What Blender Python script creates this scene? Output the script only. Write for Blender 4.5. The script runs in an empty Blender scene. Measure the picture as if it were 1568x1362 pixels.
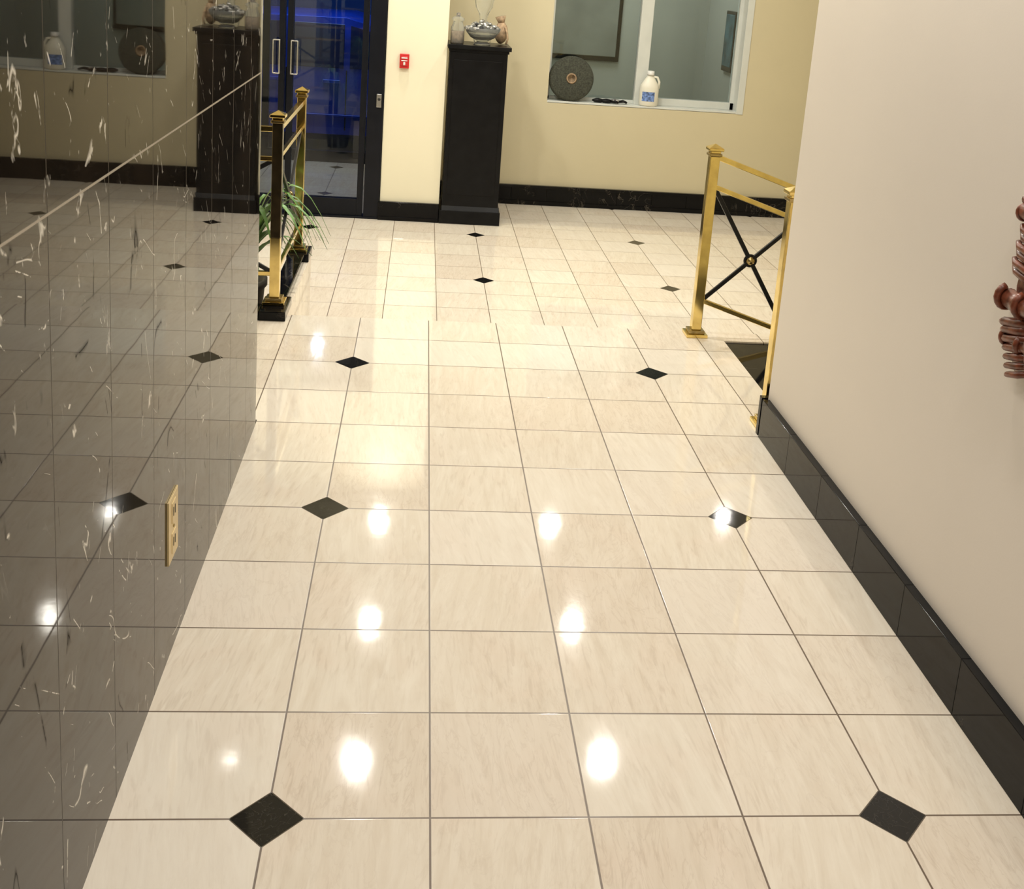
import bpy, bmesh, math, random
from mathutils import Vector, Matrix
random.seed(4)
T=0.305           # one floor tile (12 in) in metres; all layout below is in tiles
S=1.235           # drop of the lower lobby floor, in tiles
CE=8.85           # ceiling height, in tiles
scene=bpy.context.scene
scene.view_settings.view_transform='Standard'
scene.view_settings.look='None'

# ------------------------------------------------------------------ materials
def newmat(name):
    m=bpy.data.materials.new(name); m.use_nodes=True
    return m,m.node_tree,m.node_tree.nodes['Principled BSDF']
def simple(name,col,rough=.5,metal=0,ior=1.5,spec=None,trans=0,noise=0,nscale=8,emit=None,es=0,coat=0):
    m,nt,b=newmat(name)
    b.inputs['Base Color'].default_value=(*col,1)
    b.inputs['Roughness'].default_value=rough
    b.inputs['Metallic'].default_value=metal
    b.inputs['IOR'].default_value=ior
    b.inputs['Transmission Weight'].default_value=trans
    b.inputs['Coat Weight'].default_value=coat
    if emit: b.inputs['Emission Color'].default_value=(*emit,1); b.inputs['Emission Strength'].default_value=es
    if noise:
        tc=nt.nodes.new('ShaderNodeTexCoord'); n=nt.nodes.new('ShaderNodeTexNoise')
        n.inputs['Scale'].default_value=nscale; n.inputs['Detail'].default_value=5
        nt.links.new(tc.outputs['Object'],n.inputs['Vector'])
        r=nt.nodes.new('ShaderNodeValToRGB')
        r.color_ramp.elements[0].position=.3; r.color_ramp.elements[1].position=.7
        r.color_ramp.elements[0].color=(*[c*(1-noise) for c in col],1)
        r.color_ramp.elements[1].color=(*[min(1,c*(1+noise*.6)) for c in col],1)
        nt.links.new(n.outputs['Fac'],r.inputs['Fac']); nt.links.new(r.outputs['Color'],b.inputs['Base Color'])
    return m
class G:
    def __init__(s,nt): s.nt=nt
    def n(s,t,**k):
        x=s.nt.nodes.new(t)
        for a,v in k.items(): setattr(x,a,v)
        return x
    def m(s,op,a,b=None,c=None):
        x=s.n('ShaderNodeMath',operation=op)
        for i,v in enumerate((a,b,c)):
            if v is None: continue
            if isinstance(v,(int,float)): x.inputs[i].default_value=v
            else: s.nt.links.new(v,x.inputs[i])
        return x.outputs[0]
    def comb(s,a,b,c):
        x=s.n('ShaderNodeCombineXYZ')
        for i,v in enumerate((a,b,c)):
            if isinstance(v,(int,float)): x.inputs[i].default_value=v
            else: s.nt.links.new(v,x.inputs[i])
        return x.outputs[0]
    def mix(s,f,a,b,bt='MIX'):
        x=s.n('ShaderNodeMix',data_type='RGBA',blend_type=bt)
        for i,v in ((0,f),(6,a),(7,b)):
            if isinstance(v,(int,float)): x.inputs[i].default_value=v
            elif isinstance(v,tuple): x.inputs[i].default_value=(*v,1)
            else: s.nt.links.new(v,x.inputs[i])
        return x.outputs[2]
    def noise(s,vec,scale,detail=4,dist=0,rough=.5):
        x=s.n('ShaderNodeTexNoise'); x.inputs['Scale'].default_value=scale
        x.inputs['Detail'].default_value=detail; x.inputs['Distortion'].default_value=dist
        x.inputs['Roughness'].default_value=rough
        s.nt.links.new(vec,x.inputs['Vector']); return x.outputs['Fac']
    def ramp(s,f,p0,p1):
        x=s.n('ShaderNodeMapRange'); x.inputs[1].default_value=p0; x.inputs[2].default_value=p1
        x.clamp=True; s.nt.links.new(f,x.inputs[0]); return x.outputs[0]

def floor_mat(name,ou,ov,dou,dov):
    m,nt,b=newmat(name); g=G(nt)
    tc=g.n('ShaderNodeTexCoord'); sp=g.n('ShaderNodeSeparateXYZ'); nt.links.new(tc.outputs['Object'],sp.inputs[0])
    u=g.m('SUBTRACT',g.m('DIVIDE',sp.outputs[0],T),ou); v=g.m('SUBTRACT',g.m('DIVIDE',sp.outputs[1],T),ov)
    fu=g.m('FLOOR',u); fv=g.m('FLOOR',v)
    du=g.m('ABSOLUTE',g.m('SUBTRACT',u,g.m('ROUND',u))); dv=g.m('ABSOLUTE',g.m('SUBTRACT',v,g.m('ROUND',v)))
    d=g.m('MINIMUM',du,dv)
    def near(w,o):
        q=g.m('DIVIDE',g.m('SUBTRACT',w,o),4.0)
        return g.m('MULTIPLY',g.m('ABSOLUTE',g.m('SUBTRACT',q,g.m('ROUND',q))),4.0)
    dd=g.m('ADD',near(u,dou),near(v,dov))
    dia=g.m('LESS_THAN',dd,.222)
    diag=g.m('LESS_THAN',dd,.232)
    grout=g.m('MULTIPLY',g.m('SUBTRACT',1.0,g.ramp(d,.0050,.0085)),g.m('SUBTRACT',1.0,dia))
    wn=g.n('ShaderNodeTexWhiteNoise',noise_dimensions='2D'); nt.links.new(g.comb(fu,fv,0),wn.inputs['Vector'])
    rnd=wn.outputs['Value']
    wn2=g.n('ShaderNodeTexWhiteNoise',noise_dimensions='2D'); nt.links.new(g.comb(g.m('ADD',fu,37.3),fv,0),wn2.inputs['Vector'])
    rnd2=wn2.outputs['Value']
    us=g.m('ADD',g.m('MULTIPLY',u,7.0),g.m('MULTIPLY',v,g.m('MULTIPLY',g.m('SUBTRACT',rnd2,.5),2.6)))
    vs=g.m('MULTIPLY',v,.9)
    vec=g.comb(us,vs,g.m('MULTIPLY',rnd,60.0))
    st=g.noise(vec,1.3,8,1.0,.66)
    cl=g.noise(g.comb(g.m('MULTIPLY',u,1.0),g.m('MULTIPLY',v,.8),g.m('MULTIPLY',rnd2,40.0)),1.6,4,.6)
    fine=g.noise(g.comb(g.m('MULTIPLY',us,4.0),g.m('MULTIPLY',v,4.0),g.m('MULTIPLY',rnd,20.0)),1.0,4,.6)
    rv=g.noise(g.comb(us,g.m('MULTIPLY',v,1.6),g.m('ADD',g.m('MULTIPLY',rnd,30.0),7.0)),.9,5,1.6,.6)
    ridge=g.m('SUBTRACT',1.0,g.ramp(g.m('ABSOLUTE',g.m('SUBTRACT',rv,.5)),.0,.028))
    base=g.mix(g.ramp(st,.34,.70),(.765,.705,.60),(.68,.605,.495))
    base=g.mix(g.m('MULTIPLY',g.ramp(cl,.5,.78),.42),base,(.71,.59,.48))
    base=g.mix(g.m('MULTIPLY',g.ramp(rnd,.45,1.0),.32),base,(.62,.515,.415))
    base=g.mix(g.m('MULTIPLY',g.m('MULTIPLY',g.ramp(fine,.52,.68),g.ramp(cl,.32,.58)),.28),base,(.46,.37,.28))
    base=g.mix(g.m('MULTIPLY',g.m('MULTIPLY',ridge,g.ramp(rnd,.35,.9)),.22),base,(.42,.32,.24))
    base=g.mix(g.m('MULTIPLY',g.ramp(rnd2,.6,1.0),.35),base,(.81,.77,.70))
    base=g.mix(grout,base,(.13,.09,.06))
    base=g.mix(diag,base,(.10,.08,.06))
    vein=g.ramp(g.m('ABSOLUTE',g.m('SUBTRACT',g.noise(g.comb(u,v,0),9,4,1.5),.5)),0,.008)
    blk=g.mix(vein,(.05,.045,.04),(.004,.004,.004))
    base=g.mix(dia,base,blk)
    nt.links.new(base,b.inputs['Base Color'])
    rr=g.m('ADD',g.m('MULTIPLY',g.ramp(cl,.3,.7),.03),.035)
    rr=g.m('ADD',rr,g.m('MULTIPLY',grout,.3))
    nt.links.new(rr,b.inputs['Roughness'])
    b.inputs['IOR'].default_value=1.47
    bp=g.n('ShaderNodeBump'); bp.inputs['Strength'].default_value=.14; bp.inputs['Distance'].default_value=.002
    hgt=g.m('SUBTRACT',g.m('MULTIPLY',g.noise(g.comb(u,v,0),5.0,3),.4),g.m('MULTIPLY',grout,.6))
    nt.links.new(hgt,bp.inputs['Height']); nt.links.new(bp.outputs[0],b.inputs['Normal'])
    return m

def marble_wall_mat():
    m,nt,b=newmat('polished_brown_marble'); g=G(nt)
    tc=g.n('ShaderNodeTexCoord'); sp=g.n('ShaderNodeSeparateXYZ'); nt.links.new(tc.outputs['Object'],sp.inputs[0])
    v=g.m('DIVIDE',sp.outputs[1],T); z=g.m('DIVIDE',sp.outputs[2],T)
    vec=g.comb(v,g.m('MULTIPLY',z,.8),3.0)
    def veins(sc,off,wd,lo,hi,ms,zs=1.0,sh=0.0,dist=.6,mz=1.0):
        vv_=g.m('ADD',v,g.m('MULTIPLY',z,sh))
        n1=g.noise(g.comb(vv_,g.m('MULTIPLY',z,zs),off),sc,3,dist,.5)
        r=g.m('SUBTRACT',1.0,g.ramp(g.m('ABSOLUTE',g.m('SUBTRACT',n1,.5)),.0,wd))
        k=g.ramp(g.noise(g.comb(v,z,off+20.0),ms,4,0,.6),lo,hi)
        return g.m('MULTIPLY',r,k)
    vv=g.m('MAXIMUM',veins(.7,3.0,.0035,.55,.59,2.6,.5,.6),g.m('MAXIMUM',veins(1.6,31.0,.006,.59,.62,3.4,.3,-.3),veins(1.3,71.0,.005,.58,.61,4.0,.5,1.0)))
    vv=g.m('MAXIMUM',vv,g.m('MULTIPLY',veins(3.0,131.0,.014,.56,.61,3.0,.35,.3),g.ramp(z,2.3,4.2)))
    base=g.mix(g.ramp(g.noise(vec,.7,5,.5),.35,.7),(.005,.004,.003),(.020,.014,.009))
    base=g.mix(vv,base,(.60,.57,.50))
    bv=veins(1.2,91.0,.010,.54,.58,2.4,.3,.2)  # streaks of cut specular, imitating dark distorted reflections in the polish
    vj=g.m('SUBTRACT',v,.18)
    dj=g.m('ABSOLUTE',g.m('SUBTRACT',vj,g.m('ROUND',vj)))
    j1=g.m('SUBTRACT',1.0,g.ramp(dj,.003,.007))
    dz=g.m('ABSOLUTE',g.m('SUBTRACT',z,3.94))
    j2=g.m('SUBTRACT',1.0,g.ramp(dz,.004,.010))
    base=g.mix(g.m('MULTIPLY',j1,.8),base,(.03,.022,.017))
    base=g.mix(j2,base,(.34,.30,.24))
    nt.links.new(base,b.inputs['Base Color'])
    jj=g.m('MAXIMUM',j1,j2)
    nt.links.new(g.m('ADD',.02,g.m('MULTIPLY',jj,.5)),b.inputs['Roughness'])
    nt.links.new(g.m('MULTIPLY',.5,g.m('SUBTRACT',1.0,bv)),b.inputs['Specular IOR Level'])
    b.inputs['IOR'].default_value=1.32
    b.inputs['Specular Tint'].default_value=(1,.92,.80,1)
    bp=g.n('ShaderNodeBump'); bp.inputs['Strength'].default_value=.07; bp.inputs['Distance'].default_value=.002
    nt.links.new(g.noise(g.comb(v,z,0),1.2,2),bp.inputs['Height']); nt.links.new(bp.outputs[0],b.inputs['Normal'])
    return m

def black_marble_mat():
    m,nt,b=newmat('black_marble_trim'); g=G(nt)
    tc=g.n('ShaderNodeTexCoord'); 
    n1=g.noise(tc.outputs['Object'],4.0,6,1.8,.6)
    ridge=g.m('SUBTRACT',1.0,g.ramp(g.m('ABSOLUTE',g.m('SUBTRACT',n1,.5)),.0,.010))
    mask=g.ramp(g.noise(tc.outputs['Object'],3.0,2),.5,.62)
    base=g.mix(g.m('MULTIPLY',g.m('MULTIPLY',ridge,mask),.6),(.004,.004,.0045),(.22,.19,.15))
    nt.links.new(base,b.inputs['Base Color']); b.inputs['Roughness'].default_value=.06
    b.inputs['IOR'].default_value=1.26
    return m

def paint(name,col,rough=.45,var=.05):
    m=simple(name,col,rough,noise=var,nscale=.8)
    nt=m.node_tree; g=G(nt); b=nt.nodes['Principled BSDF']
    tc=g.n('ShaderNodeTexCoord'); bp=g.n('ShaderNodeBump'); bp.inputs['Strength'].default_value=.06; bp.inputs['Distance'].default_value=.002
    nt.links.new(g.noise(tc.outputs['Object'],180,2),bp.inputs['Height']); nt.links.new(bp.outputs[0],b.inputs['Normal'])
    return m

def glass_mat(name,tint=(1,1,1),boost=.04):
    m=bpy.data.materials.new(name); m.use_nodes=True; nt=m.node_tree; nt.nodes.clear()
    o=nt.nodes.new('ShaderNodeOutputMaterial'); mx=nt.nodes.new('ShaderNodeMixShader')
    tr=nt.nodes.new('ShaderNodeBsdfTransparent'); tr.inputs[0].default_value=(*tint,1)
    gl=nt.nodes.new('ShaderNodeBsdfGlossy'); gl.inputs['Roughness'].default_value=.02
    fr=nt.nodes.new('ShaderNodeFresnel'); fr.inputs[0].default_value=1.45
    ad=nt.nodes.new('ShaderNodeMath'); ad.operation='ADD'; ad.inputs[1].default_value=boost
    nt.links.new(fr.outputs[0],ad.inputs[0]); nt.links.new(ad.outputs[0],mx.inputs[0])
    nt.links.new(tr.outputs[0],mx.inputs[1]); nt.links.new(gl.outputs[0],mx.inputs[2]); nt.links.new(mx.outputs[0],o.inputs[0])
    return m

M_floor=floor_mat('cream_marble_tile',0,0,0,0)
M_floor2=floor_mat('cream_marble_tile_lower',2.2175,.4982,0,0)
M_marble=marble_wall_mat()
M_black=black_marble_mat()
M_wallR=paint('pale_pink_paint',(.80,.735,.655))
M_cream=paint('cream_paint',(.74,.69,.50))
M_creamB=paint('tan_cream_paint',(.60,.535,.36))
M_col=paint('ivory_paint',(.82,.77,.59))
M_ceil=paint('ceiling_paint',(.80,.78,.72))
M_office=paint('office_grey_paint',(.35,.36,.335))
M_brass=simple('polished_brass',(.90,.70,.27),.13,1,noise=.2,nscale=18)
M_brassd=simple('aged_brass',(.45,.35,.16),.25,1,noise=.3,nscale=25)
M_brassk=simple('brass_dark_reflection',(.10,.075,.04),.18,.8,noise=.5,nscale=25)  # brass with a dark reflection put into its colour
M_iron=simple('black_iron',(.02,.02,.022),.3,.6,noise=.3,nscale=20)
M_blackw=simple('black_lacquer',(.006,.006,.0065),.3,ior=1.25,noise=.3,nscale=12)
M_blkframe=simple('black_anodised_aluminium',(.006,.007,.011),.3,.0,ior=1.3,noise=.2)
M_white=simple('white_vinyl',(.62,.64,.60),.35,noise=.05)
M_glass=glass_mat('window_glass',(.9,.93,.9),.02)
M_dglass=glass_mat('door_glass',(.88,.93,1),.0)
M_wood=simple('carved_mahogany',(.19,.052,.025),.33,noise=.6,nscale=60,coat=.15)
M_red=simple('red_plastic',(.55,.02,.02),.35,noise=.08)
M_wplastic=simple('white_plastic',(.75,.75,.72),.4,noise=.04)
M_chrome=simple('brushed_chrome',(.5,.5,.5),.25,1,noise=.1)
M_pad=simple('scrubbing_pad_fibre',(.055,.058,.042),.95,noise=.5,nscale=90)
M_leaf=simple('plant_leaf',(.12,.26,.06),.4,noise=.5,nscale=12)
M_pot=simple('dark_ceramic_pot',(.05,.045,.04),.5,noise=.3)
M_soil=simple('potting_soil',(.03,.02,.012),.95,noise=.5,nscale=60)
M_car=simple('blue_car_paint',(.006,.05,.46),.32,.1,noise=.35,nscale=2,coat=.3)
M_tyre=simple('tyre_rubber',(.015,.015,.015),.8,noise=.2)
M_cglass=simple('car_window_tint',(.01,.02,.08),.12)
M_lamp=simple('lamp_lens',(.9,.9,.9),.3,emit=(.8,.9,1),es=2)
M_asph=simple('asphalt_surface',(.03,.035,.05),.6,noise=.4,nscale=30)
M_label=simple('blue_label',(.16,.26,.55),.4,noise=.8,nscale=60)
M_jug=simple('white_hdpe',(.78,.76,.65),.35,noise=.03)
M_crystal=simple('clear_crystal',(.9,.92,.9),.03,trans=.9,ior=1.45)
M_silver=simple('silver_pebble',(.65,.65,.65),.2,.8,noise=.6,nscale=30)
M_tan=simple('tan_woven_cloth',(.36,.25,.15),.8,noise=.4,nscale=50)
M_outlet=simple('ivory_brass_plate',(.62,.48,.24),.35,.3,noise=.08)
M_dark=simple('dark_slot',(.01,.01,.01),.6,noise=.1)
M_canvas=simple('grey_canvas_print',(.19,.20,.18),.6,noise=.2,nscale=4)
M_blueprint=simple('teal_canvas_print',(.05,.12,.15),.6,noise=.6,nscale=7)
M_trimw=simple('downlight_trim',(.85,.85,.83),.4,noise=.03)

# ------------------------------------------------------------------ mesh builder (tile units)
class B:
    def __init__(s,name): s.name=name; s.bm=bmesh.new(); s.mats=[]
    def mi(s,m):
        if m not in s.mats: s.mats.append(m)
        return s.mats.index(m)
    def _add(s,verts,faces,mat,smooth=False):
        i=s.mi(mat); vs=[s.bm.verts.new(Vector(v)*T) for v in verts]
        for f in faces:
            try:
                fc=s.bm.faces.new([vs[k] for k in f]); fc.material_index=i; fc.smooth=smooth
            except ValueError: pass
        return s
    def box(s,x0,x1,y0,y1,z0,z1,mat):
        v=[(x,y,z) for z in (z0,z1) for y in (y0,y1) for x in (x0,x1)]
        return s._add(v,[(0,2,3,1),(4,5,7,6),(0,1,5,4),(2,6,7,3),(0,4,6,2),(1,3,7,5)],mat)
    def bar(s,p0,p1,w,h,mat,up=(0,0,1)):
        p0=Vector(p0);p1=Vector(p1);d=(p1-p0).normalized();upv=Vector(up)
        if abs(d.dot(upv))>.99: upv=Vector((1,0,0))
        r=d.cross(upv).normalized()*w/2; q=r.cross(d).normalized()*h/2
        v=[p+a*r+b_*q for p in (p0,p1) for a,b_ in ((-1,-1),(1,-1),(1,1),(-1,1))]
        return s._add(v,[(3,2,1,0),(4,5,6,7),(0,1,5,4),(1,2,6,5),(2,3,7,6),(3,0,4,7)],mat)
    def tube(s,pts,rad,mat,n=10,cap=True):
        pts=[Vector(p) for p in pts]; rs=rad if isinstance(rad,(list,tuple)) else [rad]*len(pts)
        verts=[];faces=[]
        prev=None
        for i,p in enumerate(pts):
            d=(pts[min(i+1,len(pts)-1)]-pts[max(i-1,0)]).normalized()
            if prev is None:
                a=Vector((0,0,1)) if abs(d.z)<.9 else Vector((1,0,0))
                x=d.cross(a).normalized()
            else: x=(prev-d*prev.dot(d)).normalized()
            prev=x; y=d.cross(x)
            for k in range(n):
                t=2*math.pi*k/n; verts.append(p+(x*math.cos(t)+y*math.sin(t))*rs[i])
        for i in range(len(pts)-1):
            for k in range(n):
                a=i*n+k;b_=i*n+(k+1)%n; faces.append((a,b_,b_+n,a+n))
        if cap: faces.append(tuple(range(n-1,-1,-1))); faces.append(tuple((len(pts)-1)*n+k for k in range(n)))
        return s._add(verts,faces,mat,True)
    def lathe(s,prof,c,mat,n=28,axis='z',squash=1):
        verts=[];faces=[]
        for r,z in prof:
            for k in range(n):
                t=2*math.pi*k/n; a=r*math.cos(t); b_=r*math.sin(t)*squash
                verts.append({'z':(c[0]+a,c[1]+b_,c[2]+z),'y':(c[0]+a,c[1]+z,c[2]+b_),'x':(c[0]+z,c[1]+a,c[2]+b_)}[axis])
        for i in range(len(prof)-1):
            for k in range(n):
                a=i*n+k;b_=i*n+(k+1)%n; faces.append((a,b_,b_+n,a+n))
        if prof[0][0]>1e-4: faces.append(tuple(range(n-1,-1,-1)))
        if prof[-1][0]>1e-4: faces.append(tuple((len(prof)-1)*n+k for k in range(n)))
        return s._add(verts,faces,mat,True)
    def ball(s,c,r,mat,sub=2,sc=(1,1,1),jit=0):
        tmp=bmesh.new(); bmesh.ops.create_icosphere(tmp,subdivisions=sub,radius=1)
        vs=[(c[0]+v.co.x*r*sc[0]*(1+random.uniform(-jit,jit)),c[1]+v.co.y*r*sc[1]*(1+random.uniform(-jit,jit)),c[2]+v.co.z*r*sc[2]*(1+random.uniform(-jit,jit))) for v in tmp.verts]
        fs=[tuple(v.index for v in f.verts) for f in tmp.faces]; tmp.free()
        return s._add(vs,fs,mat,True)
    def prism(s,poly,axis,a0,a1,mat,smooth=False):
        n=len(poly)
        def P(p,a): return {'y':(p[0],a,p[1]),'x':(a,p[0],p[1]),'z':(p[0],p[1],a)}[axis]
        v=[P(p,a0) for p in poly]+[P(p,a1) for p in poly]
        f=[tuple(range(n)),tuple(range(2*n-1,n-1,-1))]+[(k,k+n,(k+1)%n+n,(k+1)%n) for k in range(n)]
        return s._add(v,f,mat,smooth)
    def done(s,bevel=0,seg=2):
        bmesh.ops.recalc_face_normals(s.bm,faces=s.bm.faces)
        me=bpy.data.meshes.new(s.name); s.bm.to_mesh(me); s.bm.free()
        for m in s.mats: me.materials.append(m)
        o=bpy.data.objects.new(s.name,me); scene.collection.objects.link(o)
        if bevel:
            bv=o.modifiers.new('bevel','BEVEL'); bv.width=bevel*T; bv.segments=seg; bv.limit_method='ANGLE'; bv.angle_limit=math.radians(40)
        return o

# ------------------------------------------------------------------ room shell
f=B('floor')
f.box(-.94,4.96,-12,6.05,-.3,0,M_floor)
f.box(-9,5.39,6.05,9.85,-.3,0,M_floor)
f.box(5.39,12.98,9.48,9.85,-.3,0,M_floor)
f.done()
f=B('floor_lower'); f.box(-9,13,9.85,24.6,-S-.3,-S,M_floor2); f.done()
f=B('floor_vestibule'); f.box(-6,-.1,24.6,29.3,-S-.3,-S,M_floor2); f.done()
st=B('floor_step_riser')
st.box(-1.04,12.95,9.85,9.9,-S,-.004,M_floor)
st.done()
# black marble landing and steps going down to the right
ss=B('floor_side_stairs')
ss.box(5.40,6.6,6.06,9.47,-S,-.02,M_black)
ss.box(6.6,7.6,6.06,9.47,-S,-.62,M_black)
ss.box(7.6,12.95,6.06,9.47,-S-.2,-S+.01,M_floor2)
ss.box(6.6,12.95,9.42,9.475,-S,-.004,M_black)
ss.done()

w=B('wall_left'); w.box(-3.4,-.94,-12,5.92,-.3,CE,M_marble); w.done()
w=B('wall_right'); w.box(4.96,5.3,-12,6.05,-.3,CE,M_wallR); w.done(.01)
w=B('wall_behind'); w.box(-3.4,5.3,-12.4,-12,-.3,CE,M_wallR); w.done()
w=B('wall_far_left'); w.box(-9.3,-9,5.9,24.6,-S-.3,CE,M_cream); w.box(-9.3,-3.4,5.6,5.92,-.3,CE,M_cream); w.done()
w=B('wall_far_right'); w.box(13,13.3,5.9,24.6,-S-.3,CE,M_creamB); w.box(5.3,13.3,5.7,6.05,-S-.3,CE,M_creamB); w.done()
w=B('ceiling'); w.box(-9.3,13.3,-12.4,24.6,CE,CE+.3,M_ceil); w.done()
w=B('wall_back')
zt=7.0
w.box(1.31,4.18,24.47,25.15,-S-.3,CE,M_creamB)
w.box(9.7,13.3,24.47,25.15,-S-.3,CE,M_creamB)
w.box(4.18,9.7,24.47,25.15,-S-.3,1.66,M_creamB)
w.box(4.18,9.7,24.47,25.15,zt,CE,M_creamB)
w.done()
w=B('wall_column'); w.box(-.18,1.31,21.7,24.95,-S-.3,CE,M_col); w.done(.015)
w=B('wall_door'); w.box(-9,-4.75,21.7,22.1,-S-.3,CE,M_cream); w.box(-4.75,-.18,21.7,22.1,5.9,CE,M_cream); w.done()

b=B('baseboard_right'); 
v=-12
while v<6.0:
    v1=min(v+1,6.06); b.box(4.88,4.965,v+.001,v1-.001,0,.475,M_black); v+=1
b.box(4.885,5.38,6.05,6.13,0,.475,M_black)
b.done(.004)
b=B('baseboard_back')
for u in range(1,13): b.box(u+.35,min(u+1.345,12.98),24.38,24.475,-S,-.70,M_black)
b.box(1.32,12.98,24.34,24.475,-S,-S+.12,M_black)
b.box(1.32,12.98,24.35,24.475,-.76,-.68,M_black)
b.done(.01)
b=B('baseboard_column'); b.box(-.22,1.31,21.6,21.7,-S,-.76,M_black); b.box(-.22,1.31,21.57,21.7,-S,-S+.1,M_black); b.done(.012)

# ------------------------------------------------------------------ office behind the window
w=B('wall_office')
w.box(1.5,9.92,30.2,30.5,-S,CE,M_office); w.box(9.92,10.2,25.15,30.5,-S,CE,M_office)
w.box(1.2,1.5,25.15,30.5,-S,CE,M_office); w.box(1.2,10.2,25.15,30.5,CE,CE+.2,M_office); w.box(1.2,10.2,25.15,30.5,-S-.3,-S,M_office)
w.done()
p=B('picture_frame')
p.box(4.6,7.05,30.08,30.2,2.45,5.9,M_blackw); p.box(4.74,6.93,30.05,30.1,2.6,5.76,M_canvas); p.done(.02)
p=B('picture_frame')
p.box(9.82,9.92,26.6,27.7,2.6,4.4,M_blackw); p.box(9.8,9.84,26.7,27.6,2.75,4.3,M_blueprint); p.done(.02)

wi=B('window_1')
z0=1.66; y0,y1=24.86,25.1
wi.box(4.18,9.7,24.47,25.1,z0-.02,z0+.05,M_white)
wi.box(6.75,9.6,y0,y1,z0+.05,z0+.25,M_white)
wi.box(4.22,6.75,y0+.1,y1,z0+.05,z0+.14,M_white)
wi.box(6.66,7.0,y0-.02,y1,z0+.05,zt,M_white)
wi.box(9.42,9.6,y0,y1,z0+.05,zt,M_white)
wi.box(9.52,9.71,24.45,y1,z0-.02,zt,M_white)
wi.box(4.19,4.28,y0+.1,y1,z0+.05,zt,M_white)
wi.box(4.19,9.6,y0,y1,zt-.25,zt,M_white)
wi.box(4.28,6.66,y0+.16,y0+.18,z0+.14,zt-.25,M_glass)
wi.box(7.0,9.42,y0+.10,y0+.12,z0+.25,zt-.25,M_glass)
wi.done(.01)

# ------------------------------------------------------------------ glass double door
d=B('door_1')
dy0,dy1=21.66,21.95
dt=5.6
d.box(-.58,-.19,dy0,dy1+.1,-S,dt+.28,M_blkframe)
d.box(-4.75,-4.45,dy0,dy1+.1,-S,dt+.28,M_blkframe)
d.box(-4.45,-.58,dy0,dy1+.1,dt,dt+.28,M_blkframe)
d.box(-4.75,-.23,dy0-.03,dy1+.1,-S,-S+.05,M_blkframe)
for a0,a1 in ((-4.42,-2.62),(-2.56,-.62)):
    d.box(a0,a0+.14,dy0+.06,dy1,-S+.05,dt,M_blkframe); d.box(a1-.14,a1,dy0+.06,dy1,-S+.05,dt,M_blkframe)
    d.box(a0+.14,a1-.14,dy0+.06,dy1,-S+.05,-.76,M_blkframe); d.box(a0+.14,a1-.14,dy0+.06,dy1,dt-.35,dt,M_blkframe)
    d.box(a0+.14,a1-.14,dy0+.16,dy0+.18,-.76,dt-.35,M_dglass)
for hu in (-2.72,-2.44):
    s=-1 if hu<-2.6 else 1
    d.tube([(hu,dy0+.06,2.3),(hu,dy0-.16,2.3)],.018,M_chrome,8); d.tube([(hu,dy0-.16,2.3),(hu,dy0-.16,3.1)],.02,M_chrome,8); d.tube([(hu,dy0-.16,3.1),(hu,dy0+.06,3.1)],.018,M_chrome,8)
    x2=hu+s*.15
    d.tube([(x2,dy0-.16,2.3),(x2,dy0-.16,3.1)],.02,M_chrome,8)
    d.tube([(hu,dy0-.16,2.3),(x2,dy0-.16,2.3)],.02,M_chrome,8); d.tube([(hu,dy0-.16,3.1),(x2,dy0-.16,3.1)],.02,M_chrome,8)
d.done(.01)
w=B('wall_vestibule')
w.box(-6.3,-6,22.1,29.25,-S-.3,CE,M_cream); w.box(-.18,.1,24.95,29.25,-S-.3,CE,M_cream); w.box(-6.3,.1,22.1,29.25,6.6,6.9,M_ceil); w.done()
f=B('floor_threshold'); f.box(-6,-.2,22.1,24.6,-S-.01,-S+.004,M_floor2); f.done()
d=B('outer_glass_doors')  # second glass doors of the vestibule, built as a fixed mullioned frame
for a in (-6,-4.2,-.4): d.box(a,a+.2,29.3,29.5,-S,6.6,M_blkframe)
d.box(-6,-.2,29.3,29.5,-S,-S+.35,M_blkframe); d.box(-6,-.2,29.3,29.5,5.6,6.6,M_blkframe)
d.box(-6,-.2,29.4,29.42,-S,6.6,M_dglass); d.done()
f=B('ground_exterior'); f.box(-25,15,29.5,60,-S-.4,-S-.15,M_asph); f.done()

c=B('car')
cz=-S-.15; cu=-3.6
body=[(-7.2,.75),(-7.35,1.5),(-7.2,2.1),(-6.2,2.55),(-4.3,2.8),(-2.6,4.1),(-1.6,4.55),(1.8,4.6),(3.6,4.15),(5.4,3.05),(6.9,2.85),(7.3,2.3),(7.3,1.1),(7.1,.75)]
def arch(cx,r=1.18,n=9): return [(cx+r*math.cos(math.pi*k/n),.75+r*.95*math.sin(math.pi*k/n)) for k in range(n+1)]
bottom=[*arch(4.4),*arch(-4.5)]
poly=[(cu+a,cz+z) for a,z in body+bottom]
c.prism(poly,'y',31.2,36.8,M_car)
for gl in ([(-3.9,2.95),(-2.45,4.0),(-1.6,4.35),(-.2,4.38),(-.2,2.95)],[(0,2.95),(0,4.38),(1.75,4.38),(1.75,2.95)],[(1.95,2.95),(1.95,4.36),(3.4,4.0),(4.7,3.05)]):
    c.prism([(cu+a,cz+z) for a,z in gl],'y',31.17,31.2,M_cglass)
for lx in (-.1,1.85,-3.4): c.box(cu+lx-.02,cu+lx+.02,31.18,31.2,cz+.9,cz+2.9,M_dark)
for hx in (1.1,-.9): c.box(cu+hx,cu+hx+.55,31.1,31.2,cz+2.45,cz+2.56,M_car)
c.box(cu-6.9,cu+6.9,31.15,31.2,cz+1.35,cz+1.42,M_car)
c.prism([(cu-7.25,cz+1.9),(cu-6.3,cz+2.4),(cu-6.4,cz+1.95)],'y',31.16,31.2,M_lamp)
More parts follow.
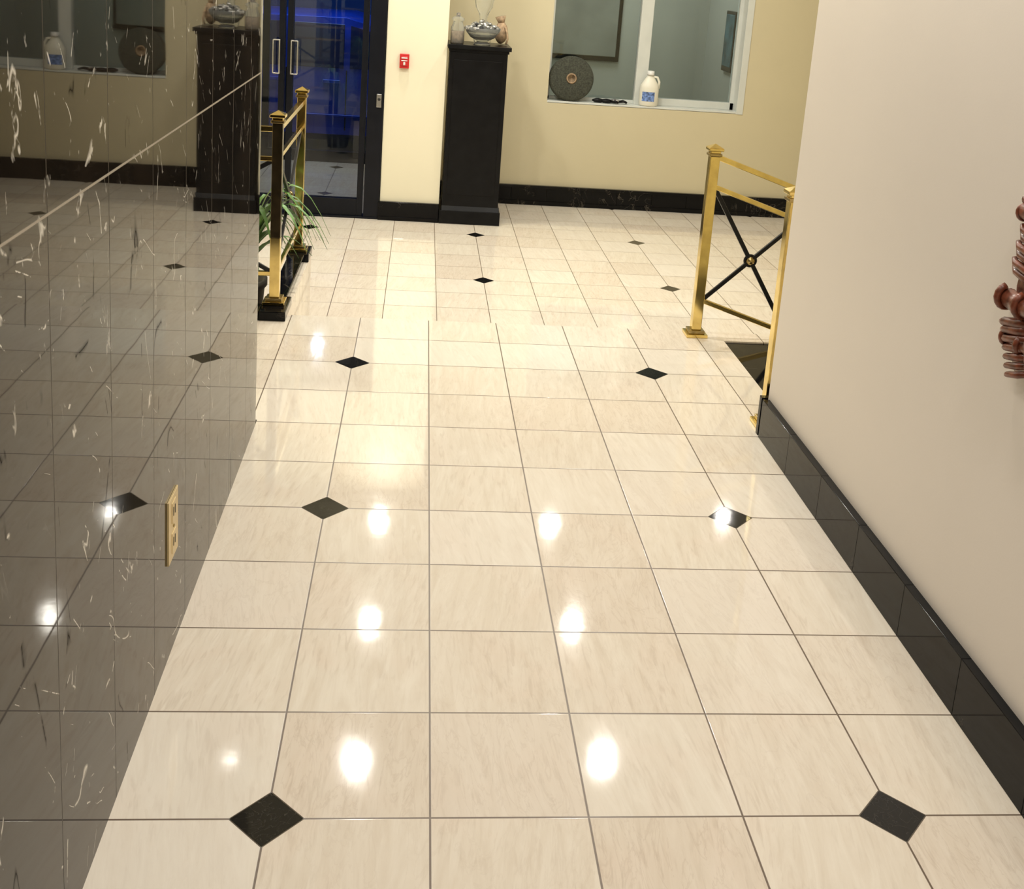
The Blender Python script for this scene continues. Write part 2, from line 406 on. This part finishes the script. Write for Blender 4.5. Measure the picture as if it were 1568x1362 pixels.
for wx in (4.4,-4.5):
    for wy in (31.25,36.1):
        c.lathe([(.5,0),(1.0,0),(1.08,.1),(1.08,.6),(1.0,.68),(.5,.68)],(cu+wx,wy,cz+1.08),M_tyre,28,'y')
        c.lathe([(.0,.04),(.62,.02),(.7,-.02),(.7,.1)],(cu+wx,wy,cz+1.08),M_chrome,20,'y')
c.done(.12,3)

# ------------------------------------------------------------------ pedestal
p=B('display_pedestal')
z0=-S
p.box(1.38,2.80,21.6,22.9,z0+.42,3.1,M_blackw)
p.box(1.32,2.86,21.54,22.95,z0,z0+.34,M_blackw)
p.prism([(21.54,z0+.34),(21.60,z0+.46),(22.9,z0+.46),(22.95,z0+.34)],'x',1.37,2.83,M_blackw)
p.box(1.35,2.83,21.57,22.93,3.1,3.17,M_blackw)
p.box(1.32,2.88,21.50,22.98,3.17,3.27,M_blackw)
p.box(1.48,2.68,21.585,21.6,z0+.75,2.9,M_blackw)
p.done(.015)
zt_=3.27
p=B('crystal_bowl')
cc=(2.16,21.95,zt_)
p.lathe([(.22,0),(.2,.05),(.12,.09),(.3,.18),(.42,.32),(.46,.42),(.43,.42),(.38,.3),(.26,.2),(.0,.17)],cc,M_crystal,28)
for i in range(120):
    a=random.uniform(0,6.28); r=.42*math.sqrt(random.random()); 
    p.ball((cc[0]+r*math.cos(a),cc[1]+r*math.sin(a),cc[2]+.34+.24*(1-r/.45)*random.random()+.05),.06,random.choice([M_silver,M_silver,M_dark,M_crystal]),1,(1,1,.8),.2)
p.done()
p=B('glass_decanter')
p.lathe([(.0,0),(.2,.0),(.23,.1),(.2,.35),(.12,.48),(.09,.6),(.13,.75),(.22,.9),(.25,1.1),(.2,1.25),(.0,1.27)],(2.2,22.7,zt_),M_crystal,24); p.done()
p=B('glass_jar')
p.lathe([(.0,0),(.16,.0),(.17,.05),(.17,.4),(.12,.5),(.12,.55),(.15,.57),(.15,.62),(.05,.68),(.05,.74),(.0,.76)],(1.54,21.85,zt_),M_crystal,24)
p.lathe([(.0,.03),(.13,.03),(.13,.3),(.0,.3)],(1.54,21.85,zt_),M_tan,20); p.done()
p=B('woven_pouch')
p.ball((2.66,22.55,zt_+.30),.2,M_tan,3,(.85,.9,1.4),.03); p.tube([(2.66,22.55,zt_+.52),(2.62,22.55,zt_+.7)],[.07,.14],M_tan,12)
p.tube([(2.75,22.4,zt_+.45),(2.8,22.35,zt_+.3),(2.82,22.35,zt_+.15),(2.78,22.35,zt_+.02)],.025,M_tan,8)
p.done()

# ------------------------------------------------------------------ things on the walls
p=B('fire_alarm_pull_station')
p.box(.16,.39,21.6,21.7,2.6,2.95,M_red); p.box(.19,.36,21.575,21.6,2.66,2.9,M_red)
p.box(.2,.35,21.56,21.58,2.84,2.87,M_wplastic); p.box(.25,.30,21.55,21.58,2.68,2.76,M_wplastic); p.bar((.2,21.55,2.79),(.35,21.55,2.79),.02,.02,M_wplastic)
p.done(.01)
p=B('key_switch_plate'); p.box(-.36,-.24,21.62,21.66,1.6,1.93,M_chrome); p.lathe([(.0,-.02),(.035,-.02),(.035,.01)],(-.30,21.62,1.8),M_dark,16,'y'); p.done(.008)
p=B('wall_outlet')
p.box(-.94,-.925,1.56,1.86,.78,1.28,M_outlet)
for zc in (.91,1.15):
    p.box(-.927,-.92,1.65,1.77,zc-.08,zc+.08,M_outlet)
    p.box(-.921,-.917,1.68,1.692,zc-.03,zc+.04,M_dark); p.box(-.921,-.917,1.73,1.742,zc-.03,zc+.04,M_dark)
p.lathe([(.0,.008),(.012,.008),(.012,0)],(-.925,1.71,1.03),M_brassd,10,'x')
p.done(.004)

# ------------------------------------------------------------------ brass railings
def post(o,u,v,z,h,dark=None):
    o.box(u-.16,u+.16,v-.16,v+.16,z,z+.05,M_brass); o.box(u-.12,u+.12,v-.12,v+.12,z+.05,z+.1,M_brassd)
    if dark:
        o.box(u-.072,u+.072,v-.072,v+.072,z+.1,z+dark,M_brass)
        o.box(u-.072,u+.072,v-.072,v+.072,z+dark,z+h-.16,M_brassk)  # upper shaft coloured dark for what polished brass would mirror
    else: o.box(u-.072,u+.072,v-.072,v+.072,z+.1,z+h-.16,M_brass)
    o.box(u-.095,u+.095,v-.095,v+.095,z+h-.16,z+h-.12,M_brassd)
    o.box(u-.075,u+.075,v-.075,v+.075,z+h-.12,z+h-.08,M_brass)
    o.box(u-.11,u+.11,v-.11,v+.11,z+h-.08,z+h-.04,M_brass)
    t=z+h-.04
    o._add([(u-.11,v-.11,t),(u+.11,v-.11,t),(u+.11,v+.11,t),(u-.11,v+.11,t),(u,v,t+.06)],[(0,1,4),(1,2,4),(2,3,4),(3,0,4),(3,2,1,0)],M_brass)
def panel(o,a,b_,za,zb,hs=(2.66,2.25,.55)):
    A=Vector((a[0],a[1],0));Bv=Vector((b_[0],b_[1],0));d=(Bv-A).normalized(); A2=A+d*.07; B2=Bv-d*.07
    def P(q,z): return (q.x,q.y,z)
    for k,h in enumerate(hs): o.bar(P(A2,za+h),P(B2,zb+h),.09 if k==0 else .06,.08 if k==0 else .07,M_brass)
    hi,lo=hs[1]-.03,hs[2]+.03
    o.bar(P(A2,za+hi),P(B2,zb+lo),.05,.065,M_iron); o.bar(P(A2,za+lo),P(B2,zb+hi),.045,.06,M_iron)
    m=(A2+B2)/2; zc=(za+zb)/2+(hi+lo)/2
    o.ball((m.x,m.y,zc),.07,M_brassd,2)
    o.tube([(m.x+.085*d.x*math.cos(t),m.y+.085*d.y*math.cos(t),zc+.085*math.sin(t)) for t in [k*math.pi/10 for k in range(21)]],.02,M_iron,8,False)
r=B('brass_railing')
post(r,5.0,9.72,0,2.9); post(r,5.085,6.36,0,2.95)
post(r,6.42,9.66,0,2.44)
panel(r,(5.0,9.72),(6.42,9.66),0,-.42,(2.72,2.28,.54))
r.done(.008)
cb=B('railing_curb')
cb.box(-1.44,-1.06,9.56,10.35,.0,.14,M_black); cb.box(-6,-1.44,9.56,9.95,.0,.14,M_black)
cb.box(-1.40,-1.13,10.35,12.8,.0,.14,M_black); cb.box(-1.44,-1.06,12.8,13.42,.0,.14,M_black)
cb.box(-1.40,-1.07,9.86,13.38,-S,0,M_floor); cb.box(-6,-1.40,9.86,9.92,-S,0,M_floor)
cb.done(.012)
r=B('brass_railing')
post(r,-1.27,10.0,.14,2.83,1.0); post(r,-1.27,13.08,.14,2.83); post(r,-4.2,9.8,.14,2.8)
panel(r,(-1.27,10.0),(-1.27,13.08),.14,.14,(2.58,2.15,.45))
panel(r,(-1.27,10.0),(-4.2,9.8),.14,.14,(2.58,2.15,.45))
r.done(.008)

# ------------------------------------------------------------------ plant
p=B('potted_spider_plant')
pc=(-2.05,11.3)
p.lathe([(.0,0),(.32,0),(.36,.1),(.46,1.2),(.5,1.25),(.5,1.35),(.44,1.35),(.42,1.25),(.0,1.22)],(pc[0],pc[1],-S),M_pot,28)
p.lathe([(.0,1.26),(.43,1.24)],(pc[0],pc[1],-S),M_soil,24)
for i in range(50):
    a=random.uniform(0,2*math.pi); L=random.uniform(.7,1.3); hh=random.uniform(.6,1.5)
    if i%5==0: a=random.uniform(-.25,.35); L=random.uniform(1.1,1.45); hh=random.uniform(1.3,1.75)
    n=10; wv=random.uniform(.045,.07)
    vs=[];fs=[]
    for k in range(n+1):
        t=k/n; rr=.06+L*t**1.15; z=-S+1.25+hh*(math.sin(min(t*1.25,1.35)*math.pi/1.6))*1.0-(.35*max(0,t-.6)**1.2*hh)
        q=Vector((pc[0]+rr*math.cos(a),pc[1]+rr*math.sin(a),z)); sd=Vector((-math.sin(a),math.cos(a),0))*wv*(math.sin(math.pi*min(1,t*.9+.12))+.02)
        vs+=[q-sd,q+Vector((0,0,-.012)),q+sd]
    for k in range(n):
        for j in (0,1): fs.append((3*k+j,3*k+j+1,3*k+j+4,3*k+j+3))
    p._add(vs,fs,M_leaf,True)
p.done()

# ------------------------------------------------------------------ window sill objects
SZ=1.71
p=B('floor_buffer_pad')
r0=.62; cz_=SZ+r0
prof=[(.11,-.10),(.57,-.12),(.62,-.08),(.62,.06),(.58,.09),(.11,.08),(.11,-.10)]
verts=[];faces=[];n=48
for r_,q in prof:
    for k in range(n):
        t=2*math.pi*k/n; verts.append((4.82+r_*math.cos(t),24.58+q,cz_+r_*math.sin(t)))
for i in range(len(prof)-1):
    for k in range(n):
        a=i*n+k;b_=i*n+(k+1)%n; faces.append((a,b_,b_+n,a+n))
p._add(verts,faces,M_pad,True)
p.lathe([(.15,-.115),(.11,-.12),(.105,-.10)],(4.82,24.58,cz_),M_tan,24,'y')
ob=p.done()
piv=Vector((4.82*T,24.58*T,SZ*T)); ob.matrix_world=Matrix.Translation(piv)@Matrix.Rotation(math.radians(-8),4,'X')@Matrix.Translation(-piv)
p=B('bleach_jug')
jc=(7.03,24.63,SZ)
p.lathe([(.0,0),(.24,0),(.27,.04),(.27,.5),(.25,.58),(.15,.74),(.09,.82),(.085,.86)],jc,M_jug,28,'z',.7)
p.lathe([(.10,.86),(.105,.88),(.10,.97),(.0,.98)],jc,M_wplastic,20)
p.tube([(jc[0]+.08,jc[1],jc[2]+.82),(jc[0]+.2,jc[1],jc[2]+.8),(jc[0]+.26,jc[1],jc[2]+.68),(jc[0]+.255,jc[1],jc[2]+.5)],.035,M_jug,10)
vs=[];fs=[]
for k in range(7):
    t=math.radians(-140+k*13)
    for zz in (.14,.40): vs.append((jc[0]+.275*math.cos(t),jc[1]+.275*.71*math.sin(t),jc[2]+zz))
for k in range(6): fs.append((2*k,2*k+2,2*k+3,2*k+1))
p._add(vs,fs,M_label,True)
p.done()
p=B('work_gloves')
for q,(x,y) in enumerate(((5.62,24.62),(6.1,24.66),(5.85,24.58))):
    p.ball((x,y,SZ+.07),.15,M_blackw if q!=1 else M_silver,2,(1.2,.6,.42),.08)
    for k in range(4): p.tube([(x+.1,y-.06+.04*k,SZ+.06),(x+.24,y-.1+.06*k,SZ+.08),(x+.32,y-.12+.07*k,SZ+.045)],.03,M_blackw,8)
p.done()

# ------------------------------------------------------------------ carved wall bracket (partly out of frame)
p=B('carved_wood_wall_bracket')
H0=.18      # mounting height offset
v0,v1=.46,1.17; vc=(v0+v1)/2; hw=(v1-v0)/2
def off(pts): return [(a,b_,c_+H0) for a,b_,c_ in pts]
core=[(4.96,2.50),(4.93,2.58),(4.905,2.75),(4.89,2.95),(4.87,3.12),(4.885,3.3),(4.90,3.45),(4.89,3.62),(4.92,3.72),(4.96,3.76)]
p.prism([(a,b_+H0) for a,b_ in core],'y',v0+.05,v1-.05,M_wood,False)
def volute(cu_,cz2,R0,va,vb,turns=1.7,dirn=1):
    N=26; cz2+=H0
    P=[]
    for k in range(N+1):
        t=k/N; r_=R0*(1-.82*t); a=dirn*t*turns*2*math.pi+math.pi*.6
        P.append((cu_+r_*math.cos(a),cz2+r_*math.sin(a)))
    p.lathe([(.0,va),(R0*.72,va),(R0*.82,va+(vb-va)*.25),(R0*.70,(va+vb)/2),(R0*.82,va+(vb-va)*.75),(R0*.72,vb),(.0,vb)],(cu_,0,cz2),M_wood,20,'y')
    for vv in (va,vb,va+(vb-va)*.33,va+(vb-va)*.67):
        p.tube([(x,vv,z) for x,z in P],[.026*(1-.5*k/N) for k in range(N+1)],M_wood,8)
volute(4.85,3.02,.09,v0+.02,v1,1.7,1)
volute(4.865,3.64,.08,v0+.04,v1,1.6,-1)
volute(4.885,2.74,.055,v0+.1,v1-.03,1.5,1)
def leaf(z,dz,out,L,sg,r=.04):
    pts=[(4.90,vc+sg*.02,z),(4.875-out*.4,vc+sg*hw*.45*L,z+dz*.45),(4.865-out,vc+sg*hw*.85*L,z+dz*.8),(4.88-out*.9,vc+sg*hw*1.02*L,z+dz),(4.905-out*.4,vc+sg*hw*1.0*L,z+dz*1.15)]
    p.tube(off(pts),[r,r*1.15,r*.95,r*.6,r*.25],M_wood,8)
for i,z in enumerate((3.15,3.21,3.27,3.33,3.39,3.45,3.51,3.57)):
    for sg in (-1,1): leaf(z,.09,.014+.018*(i%2),1.02-.02*i,sg,.030)
for i,z in enumerate((2.93,2.88,2.82,2.76,2.70,2.64,2.58)):
    for sg in (-1,1): leaf(z,-.09,.034-.004*i,1.05-.06*i,sg,.034-.002*i)
p.tube(off([(4.88,vc,3.12),(4.86,vc,3.3),(4.87,vc,3.45),(4.89,vc,3.62)]),[.03,.035,.03,.02],M_wood,10)
p.tube(off([(4.86,vc,2.92),(4.86,vc,2.8),(4.89,vc,2.62),(4.92,vc,2.44)]),[.04,.045,.04,.015],M_wood,10)
p.done()

# ------------------------------------------------------------------ lighting
def downlight(u,v,W,z=CE,col=(1,.945,.87),r=.155):
    o=B('recessed_downlight')
    o.lathe([(.27,.0),(.36,0),(.355,-.03),(.275,-.045),(.27,.0)],(u,v,z),M_trimw,28); 
    ob=o.done()
    L=bpy.data.lights.new('downlight_lamp','AREA'); L.shape='DISK'; L.size=2*r*T; L.energy=W; L.color=col
    lo=bpy.data.objects.new('downlight_lamp',L); scene.collection.objects.link(lo); lo.location=(u*T,v*T,(z-.02)*T); lo.parent=ob
for u in (.18,3.9):
    for v in (7.1,2.7,-1.7,-6.1): downlight(u,v,9.0)
for u in (.18,4.62):
    for v in (11.48,15.8,20.3): downlight(u,v,20.5,col=(1,.97,.88))
downlight(9.4,20.9,8); downlight(9.4,14,10); downlight(-4.5,15.8,16); downlight(-4.5,20.3,9)
downlight(-2.06,27,9,z=6.55,col=(.9,.95,1))
def area(name,loc,size,W,col,rot):
    L=bpy.data.lights.new(name,'AREA'); L.size=size; L.energy=W; L.color=col
    o=bpy.data.objects.new(name,L); scene.collection.objects.link(o); o.location=Vector(loc)*T; o.rotation_euler=rot
area('car_fill_light',(-3,29.9,10),1.2,65,(.5,.7,1),(math.radians(22),0,0))  # fill light added outside to brighten the blue car
area('office_fill_light',(6,27.5,CE-.1),.9,36,(.95,1,.97),(0,0,0))  # unseen area light added to brighten the office behind the window
wd=bpy.data.worlds.new('night_sky'); scene.world=wd; wd.use_nodes=True
wd.node_tree.nodes['Background'].inputs[0].default_value=(.01,.03,.12,1); wd.node_tree.nodes['Background'].inputs[1].default_value=.5

# ------------------------------------------------------------------ camera
cam=bpy.data.cameras.new('camera'); co=bpy.data.objects.new('camera',cam); scene.collection.objects.link(co); scene.camera=co
R_=((.993375,-.089494,.072089),(.050032,-.227924,-.972393),(.103454,.969557,-.221936))
rt,dn,fw=[Vector(q) for q in R_]
mt=Matrix(((rt.x,-dn.x,-fw.x,.718*T),(rt.y,-dn.y,-fw.y,-5.9141*T),(rt.z,-dn.z,-fw.z,5.1823*T),(0,0,0,1)))
co.matrix_world=mt
cam.sensor_fit='HORIZONTAL'; cam.sensor_width=36; cam.lens=1700.7/1568*36
cam.shift_x=-27.75/1568; cam.shift_y=-339.5/1568
cam.clip_start=.02; cam.clip_end=100
